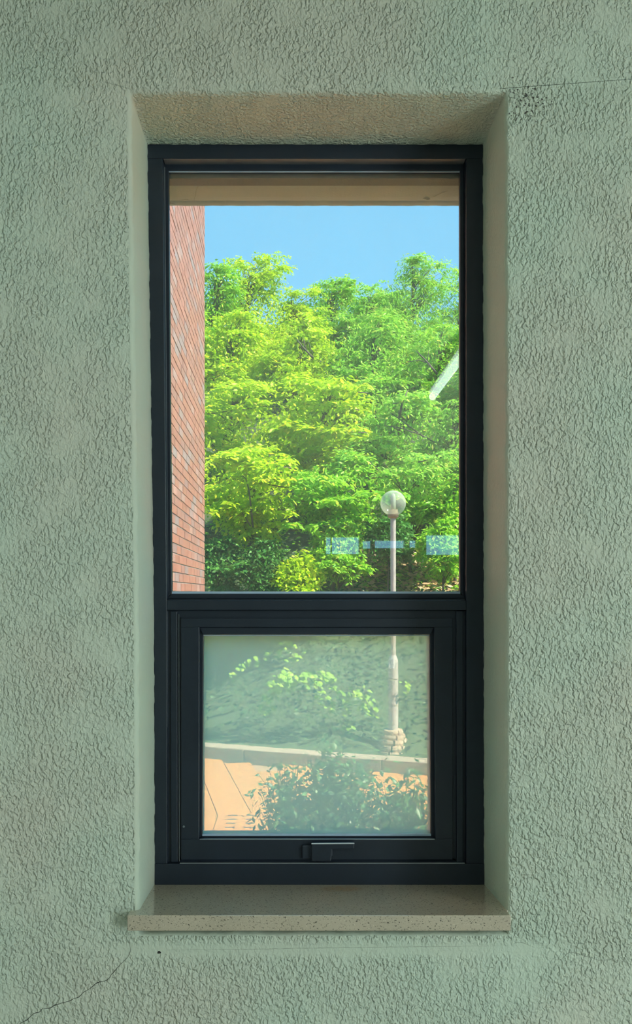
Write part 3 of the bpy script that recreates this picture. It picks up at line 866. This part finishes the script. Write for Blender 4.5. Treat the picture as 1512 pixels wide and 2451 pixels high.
def tree(name, label, px, Y, top_py, half_px, bot_py, m, lsize, ratio, nspray, cat='tree', group='trees on the bank', flat=0.3, trunk_r=0.05, dens=1.0, ntw=6, lean=0.0, sr=0.42, extra=(), limbs=()):
    lsize *= 0.8
    X = (px - PX0)/FPX*Y
    z0 = hz(X, Y) - 0.1
    ztop = CAMZ - (top_py-PY0)/FPX*Y; zbot = max(z0 + 0.25, CAMZ - (bot_py-PY0)/FPX*Y)
    hw = half_px/FPX*Y
    t = empty(name, (X, Y, z0)); tag(t, label, cat, group)
    org = (X, Y, z0)
    cx = X + lean
    # trunk with a slight bend
    tp = [Vector((0, 0, -0.15)), Vector((lean*0.25 + random.uniform(-.05, .05), random.uniform(-.05, .05), (zbot-z0)*0.5)),
          Vector((lean*0.6, random.uniform(-.05, .05), zbot-z0)), Vector((lean, 0, (zbot+ztop)/2-z0)), Vector((lean*1.1, 0, ztop-z0-0.25*(ztop-zbot)))]
    MB().tube(tp, [trunk_r*1.3, trunk_r, trunk_r*0.8, trunk_r*0.55, trunk_r*0.2], 8).build('trunk', M_bark, t, True)
    L = Leaves(); tw = MB(); nb = 0
    cz, rz = (ztop+zbot)/2, (ztop-zbot)/2
    nl = 11 if nspray > 32 else 7
    lobes = []
    for i in range(nl):
        if i == 0: h, rad, a = 0.66, 0.10, 0.0
        else:
            h = -0.72 + 1.52*((i*0.618) % 1.0); rad = random.uniform(0.35, 0.78)*math.sqrt(max(0.15, 1-h*h)); a = i*2.399963 + random.uniform(-.4, .4)
        q_ = random.uniform(0.34, 0.52)
        if i == 0: h = 1.0 - min(rz*0.6, hw*q_*0.85)/rz
        lobes.append((np.array([cx + hw*rad*math.cos(a), Y + hw*rad*math.sin(a)*0.8, cz + h*rz]), hw*q_, min(rz*0.6, hw*q_*0.85)))
    ns = int(nspray*2.3)
    for i in range(ns):
        lc_, lr_, lh_ = lobes[i % nl]
        h = random.uniform(-0.7, 1.0); a = i*2.399963*1.7 + random.uniform(-0.6, 0.6)
        rad = math.sqrt(max(0.0, 1-h*h))*random.uniform(0.75, 1.0)
        c = lc_ + np.array([lr_*rad*math.cos(a), lr_*rad*math.sin(a), lh_*h])
        out = np.array([math.cos(a), math.sin(a), 0.5*h])
        r = min(0.5, max(0.2, sr*hw*random.uniform(0.55, 0.95)))
        b = c - out/np.linalg.norm(out)*r*0.7
        spray(L, b, out, r, lsize, ratio, ntw, flat, dens)
        zt_ = max(zbot - 0.15*rz, b[2] - 0.5*hw - 0.1)
        tb = Vector((lean*min(1, max(0, (zt_-z0)/(cz-z0))), 0, zt_ - z0))
        pts = curve_pts(tb, Vector(b) - Vector(org), 0.06*hw)
        rr = [trunk_r*0.42*(1-0.8*k/5) for k in range(6)]
        if nb < 7 and random.random() < 0.35:
            MB().tube(pts, rr, 6).build('branch', M_bark, t, True); nb += 1
        else:
            tw.tube(pts, [q_*0.6 for q_ in rr], 5)
    ni = int(nspray*55*dens)                                # leaves on the inner twigs
    w_ = norm(rng.normal(0, 1, (ni, 3))) * (rng.uniform(0, 1, ni)**0.45)[:, None]
    w_ = w_ * np.array([hw*0.86, hw*0.75, rz*0.92]) + np.array([cx, Y, cz - 0.05*rz])
    ll = lsize*rng.uniform(0.7, 1.2, ni)
    L.add(w_, rng.normal(0, 1, (ni, 3)) + np.array([0, 0, -0.4]), np.array([0, 0, 0.8]) + rng.normal(0, 0.5, (ni, 3)), ll, ll*ratio)
    for (xa, ya, xb, yb_, k, ls) in extra:                  # long layered boughs on the viewer's side
        Yn = Y - hw*0.85
        for i in range(k):
            u = (i+0.5)/k
            c = P(xa + (xb-xa)*u, ya + (yb_-ya)*u, Yn)
            dx = 1.0 if xb > xa else -1.0
            spray(L, np.array(c) + rng.normal(0, 0.05, 3), np.array([dx*rng.uniform(0.2, 1.0), rng.uniform(-1, 0.2), 0.1]), 0.36, ls, ratio, 5, 0.35, 1.2)
        tw.tube([P(xa, ya+6, Yn+0.1) - Vector(org), P(xb, yb_+4, Yn) - Vector(org)], [0.014, 0.006], 5)
    for pl_ in limbs:
        q_ = [P(x_, y_, Y - hw*0.92) - Vector(org) for x_, y_ in pl_[0]]
        MB().tube(q_, [pl_[1]*0.62*(1-0.6*i/(len(q_)-1)) for i in range(len(q_))], 7).build('branch', M_bark, t, True)
    tw.build('twigs', M_bark, t, True)['kind'] = 'stuff'
    leaf_object('foliage', L, m, t, org)
    return t

LB = 0.125
tree('leafy_tree', 'tall tree on the skyline just beside the brick wall', 512, 24, 630, 105, 960, L_mid, 0.13, 0.5, 64)
tree('leafy_tree', 'tree with the highest rounded top on the skyline, nearer the brick wall', 588, 25, 600, 118, 960, L_bright, 0.14, 0.5, 78)
tree('leafy_tree', 'lower skyline tree in the dip beneath open sky', 695, 26, 690, 95, 980, L_bright, 0.14, 0.5, 60)
tree('leafy_tree', 'skyline tree near the middle with ragged top', 790, 27, 664, 105, 980, L_mid, 0.14, 0.5, 68)
tree('leafy_tree', 'skyline tree between the middle and the tall willowy one', 880, 26, 676, 105, 980, L_cool, 0.14, 0.45, 66)
tree('leafy_tree', 'tall airy tree with narrow willowy leaves on the skyline', 985, 22, 614, 118, 980, L_cool, 0.17, 0.24, 80, dens=1.1)
tree('leafy_tree', 'narrow-leaved tree at the far edge of the upper pane', 1100, 22.5, 636, 85, 980, L_cool, 0.17, 0.24, 42)
tree('leafy_tree', 'bright broad tree above the brick wall corner', 545, 20.5, 735, 130, 1040, L_bright, 0.15, 0.5, 56)
tree('leafy_tree', 'bright green tree in the centre below the skyline', 715, 20, 748, 130, 1060, L_bright, 0.15, 0.42, 56, limbs=(([(748,856),(735,842),(722,828),(710,812)],0.05),([(735,842),(728,822),(726,808)],0.025),([(748,850),(742,828),(736,812)],0.02)))
tree('leafy_tree', 'pale green tree below the willowy skyline tree', 890, 20, 738, 135, 1060, L_cool, 0.16, 0.36, 58)
tree('leafy_tree', 'tree with bare forked branches by the slanting reflection', 1050, 19.5, 766, 120, 1080, L_mid, 0.15, 0.40, 50, limbs=(([(1046,896),(1030,876),(1012,856),(998,842)],0.05),([(1036,884),(1022,868),(1003,862),(975,866)],0.03),([(1022,868),(1024,850),(1027,830)],0.02)))
tree('leafy_tree', 'mid-height tree with layered sprays beside the brick wall', 555, 17, 890, 115, 1190, L_bright, 0.14, 0.5, 40, extra=((500,935,620,918,7,0.13),(495,985,640,968,7,0.12)))
tree('leafy_tree', 'spreading tree with long layered sprays in the middle of the view', 770, 17.5, 896, 145, 1190, L_bright, 0.16, 0.48, 50, sr=0.5, extra=((880,935,695,918,10,0.16),(880,1030,652,1020,12,0.17),(860,975,720,962,7,0.14)))
tree('leafy_tree', 'shady tree reaching over the lamp globe', 950, 17, 926, 130, 1210, L_cool, 0.14, 0.45, 46, limbs=(([(1040,1058),(1005,1040),(960,1025),(920,1018)],0.03),([(1000,1036),(965,1010),(930,985)],0.025),([(955,1000),(962,965),(975,935)],0.05)), extra=((940,960,1015,955,5,0.13),))
tree('leafy_tree', 'dark shady tree at the frame side above the lamp', 1085, 16, 950, 100, 1240, L_cool, 0.13, 0.42, 40)
tree('young_tree', 'young yellow-green tree with thin visible stem near the brick wall', 600, 13.9, 1080, 122, 1320, L_bright, 0.13, 0.5, 36, cat='tree', trunk_r=0.035, sr=0.48, extra=((500,1100,580,1080,5,0.14),(700,1115,560,1100,9,0.14),(715,1165,600,1150,6,0.13),(700,1215,520,1215,7,0.12)), limbs=(([(605,1262),(601,1220),(596,1175),(588,1145),(580,1138)],0.03),([(600,1260),(585,1235),(568,1212)],0.018)))
tree('young_tree', 'young tree with hanging pale sprays touching the lamp globe', 800, 14.0, 1085, 122, 1290, L_mid, 0.13, 0.45, 34, trunk_r=0.035, sr=0.48, extra=((690,1160,800,1150,6,0.13),(700,1195,935,1185,11,0.13),(690,1265,790,1255,5,0.12)))
tree('young_tree', 'young tree with thin forked stems behind the lamp globe', 985, 14.6, 1080, 110, 1290, L_cool, 0.12, 0.42, 34, trunk_r=0.03, limbs=(([(964,1176),(945,1155),(915,1135),(888,1108)],0.022),([(958,1165),(940,1135),(918,1108)],0.016)), extra=((880,1140,960,1130,5,0.12),(1000,1100,1060,1090,4,0.12)))
tree('young_tree', 'small leafy tree beside the frame past the lamp', 1085, 14.0, 1130, 70, 1300, L_mid, 0.12, 0.42, 28, trunk_r=0.03)
SG = 'shrubs at the foot of the bank'
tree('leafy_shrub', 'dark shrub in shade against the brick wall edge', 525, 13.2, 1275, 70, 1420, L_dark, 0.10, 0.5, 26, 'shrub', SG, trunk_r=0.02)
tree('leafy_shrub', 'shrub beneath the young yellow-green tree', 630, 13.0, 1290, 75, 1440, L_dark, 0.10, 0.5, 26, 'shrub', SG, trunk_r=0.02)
tree('leafy_shrub', 'bright low shrub above the transom in the middle', 715, 12.9, 1325, 75, 1440, L_bright, 0.11, 0.5, 26, 'shrub', SG, trunk_r=0.02)
tree('leafy_shrub', 'shrub behind the mirrored window rectangle', 810, 13.2, 1235, 80, 1400, L_mid, 0.11, 0.5, 30, 'shrub', SG, trunk_r=0.02)
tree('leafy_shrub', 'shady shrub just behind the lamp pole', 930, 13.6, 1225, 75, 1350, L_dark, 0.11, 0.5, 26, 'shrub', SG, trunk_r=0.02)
tree('leafy_shrub', 'shrub at the frame side right of the lamp pole', 1060, 13.2, 1240, 75, 1390, L_mid, 0.11, 0.5, 28, 'shrub', SG, trunk_r=0.02)
# neighbours hidden behind the frame and the brick wall that shade the bank
OG = 'trees hidden beside the window view'
for i, (px, Y, tp_, hw_, bp_, mm) in enumerate(((1200,18,700,120,1150,L_mid),(1370,16,760,150,1200,L_mid),(400,22,690,110,1000,L_mid),(430,16,950,110,1250,L_bright),(1260,24,650,110,900,L_mid))):
    tree('leafy_tree', 'tree outside the glass area, hidden by frame and wall', px, Y, tp_, hw_, bp_, mm, 0.15, 0.45, 36, group=OG, dens=0.8)

# undergrowth on the bank: ground ivy and dead leaves, uncountable
uc = empty('undergrowth', (0, 0, 0)); uc['kind'] = 'stuff'; tag(uc, 'dark ground ivy and low weeds covering the bank', 'undergrowth', kind='stuff')
def scatter(n, s0, s1, u0, u1, size, ratio, m, lift, flatn, name, dens=None):
    s = rng.uniform(s0, s1, n); u = rng.uniform(u0, u1, n)
    x = K0.x + kd.x*u + kn.x*s; y = K0.y + kd.y*u + kn.y*s
    z = np.array([hz(a, b) for a, b in zip(x, y)]) + rng.uniform(0.01, lift, n)
    a = rng.uniform(0, 6.283, n)
    d = np.stack([np.cos(a), np.sin(a), rng.uniform(-0.3, 0.5, n)], 1)
    nn = np.array([0, -0.5, 1.0]) + rng.normal(0, flatn, (n, 3))
    L = Leaves(); l = size*rng.uniform(0.6, 1.3, n); L.add(np.stack([x, y, z], 1), d, nn, l, l*ratio)
    return leaf_object(name, L, m, uc, (0, 0, 0))
L_ivy = leaf_mat('leaf_ivy', (0.02, 0.07, 0.03), (0.06, 0.17, 0.05), 0.2)
scatter(9000, 0.5, 6.5, -3.5, 6, 0.08, 0.7, L_ivy, 0.16, 0.5, 'ivy')
scatter(2200, 3.7, 7.0, -3.5, 6, 0.10, 0.6, L_mid, 0.22, 0.5, 'weeds')
scatter(2600, 3.6, 5.6, 0.9, 4.6, 0.13, 0.6, L_litter, 0.10, 0.35, 'dead_leaves')
# grass tuft strip on the gentle shelf by the lamp
scatter(2600, 3.3, 4.6, 0.6, 4.5, 0.14, 0.10, L_mid, 0.10, 1.2, 'grass_blades')

def one_leaf_mesh(m, name='leaf'):
    V = leaf_geo(np.zeros((1, 3)), np.array([[0, 1.0, 0]]), np.array([[0, 0, 1.0]]), np.array([1.0]), np.array([0.62]))
    me = bpy.data.meshes.new(name); me.from_pydata([tuple(v) for v in V], [], [(0, 1, 2, 3), (0, 3, 2, 4)]); me.materials.append(m)
    return me
def lobed_leaf_mesh(m, name='leaf'):
    pts = [(0,0),(0.22,-0.05),(0.42,0.22),(0.27,0.42),(0.34,0.66),(0.12,0.72),(0,1.0),(-0.12,0.72),(-0.34,0.66),(-0.27,0.42),(-0.42,0.22),(-0.22,-0.05)]
    v = [(0, 0.4, 0.06)] + [(x, y, -0.03 - abs(x)*0.1) for x, y in pts]
    me = bpy.data.meshes.new(name); me.from_pydata(v, [], [(0, i, i % 12 + 1) for i in range(1, 13)]); me.materials.append(m)
    return me

# vine hanging on the bank, seen through the milky pane, each leaf a part
vl = lobed_leaf_mesh(L_vine)
def vine(label, strands, Y, n_per, size):
    p0 = P(*strands[0][0], Y)
    t = empty('hanging_vine', p0); tag(t, label, 'vine', 'vines on the bank')
    for st in strands:
        q_ = [P(x, y, Y) - p0 + Vector((0, random.uniform(-.15, .15), 0)) for x, y in st]
        MB().tube(q_, 0.006, 5).build('stem', M_bark, t, True)
        for (a, b) in zip(q_[:-1], q_[1:]):
            k = max(1, int((b-a).length * n_per))
            for i in range(k):
                c = a.lerp(b, random.random())
                o = bpy.data.objects.new('leaf', vl); COL.link(o); o.parent = t
                s = size*random.uniform(0.6, 1.25); o.scale = (s, s, s)
                o.location = c + Vector((random.uniform(-.09, .09), random.uniform(-.1, .02), random.uniform(-.07, .07)))
                nz_ = Vector((random.gauss(0.25, .3), random.gauss(-0.55, .2), random.gauss(0.75, .2))).normalized()
                dy_ = Vector((random.gauss(0, .5), -0.2, -1.0)); dy_ = (dy_ - nz_*dy_.dot(nz_)).normalized()
                mt = Matrix((dy_.cross(nz_), dy_, nz_)).transposed()
                o.rotation_euler = mt.to_euler()
vine('bright lobed vine trailing down the bank in the milky pane', [[(770,1630),(720,1622),(690,1640),(665,1650),(640,1672),(630,1715)], [(700,1600),(672,1622),(650,1650)], [(720,1622),(760,1612),(800,1630)]], 11.4, 62, 0.10)
vine('sparse pale vine shoots under the top edge of the milky pane', [[(690,1540),(670,1560),(620,1575),(575,1595),(548,1616)], [(690,1540),(720,1570),(690,1580)]], 11.7, 30, 0.085)
vine('pale vine with drooping tips between bright vine and lamp', [[(745,1620),(790,1635),(830,1650),(870,1670),(862,1700)], [(830,1650),(820,1720),(842,1765)], [(870,1645),(905,1730)], [(760,1640),(765,1670),(800,1700)]], 11.3, 34, 0.085)
vine('tiny vine sprig beside the thick lamp pole', [[(962,1630),(978,1640),(985,1650)]], 10.9, 26, 0.07)

# big dark evergreen shrub standing in front of the paving
ev = one_leaf_mesh(L_shrub)
def bush(label, cx, Y, w, top_py, n, seed, nind=200):
    rnd = random.Random(seed)
    X = (cx-PX0)/FPX*Y
    t = empty('evergreen_shrub', (X, Y, ZG)); tag(t, label, 'shrub', 'evergreen shrubs before the paving')
    H = CAMZ - (top_py-PY0)/FPX*Y - ZG; W = w/FPX*Y
    tips = []
    for i in range(34):
        a = rnd.uniform(0, 6.283); rr = rnd.uniform(0.15, 1.0)
        top = Vector((W*rr*math.cos(a), 0.55*W*rr*math.sin(a), H*(1 - 0.55*rr*rr)*rnd.uniform(0.75, 1.05)))
        pts = curve_pts((0.12*top.x, 0.12*top.y, 0), top, 0.05, 6)
        MB().tube(pts, [0.007, 0.006, 0.005, 0.004, 0.003, 0.002], 5).build('stem', M_bark, t, True)
        tips.append(pts)
    L = Leaves(); k = 0
    for i in range(n):
        pts = rnd.choice(tips); s = rnd.uniform(0.12, 1.0)*5
        j = min(4, int(s)); c = pts[j].lerp(pts[j+1], s-j)
        c = c + Vector((rnd.gauss(0, .07), rnd.gauss(0, .07), rnd.gauss(0, .06)))
        sz = rnd.uniform(0.048, 0.085)
        if k < nind and c.y < 0.1:
            o = bpy.data.objects.new('leaf', ev); COL.link(o); o.parent = t
            o.location = c; o.scale = (sz,)*3; o.rotation_euler = (rnd.uniform(-1.3, 0.5), rnd.uniform(-.6, .6), rnd.uniform(0, 6.28)); k += 1
        else:
            d = np.array([[rnd.gauss(0, 1), rnd.gauss(0, 1), rnd.gauss(-.3, .6)]])
            L.add(np.array([[c.x, c.y, c.z]]), d, np.array([[rnd.gauss(0, .4), rnd.gauss(0, .4), 1.0]]), np.array([sz]), np.array([sz*0.55]))
    leaf_object('foliage', L, L_shrub, t, (0, 0, 0))
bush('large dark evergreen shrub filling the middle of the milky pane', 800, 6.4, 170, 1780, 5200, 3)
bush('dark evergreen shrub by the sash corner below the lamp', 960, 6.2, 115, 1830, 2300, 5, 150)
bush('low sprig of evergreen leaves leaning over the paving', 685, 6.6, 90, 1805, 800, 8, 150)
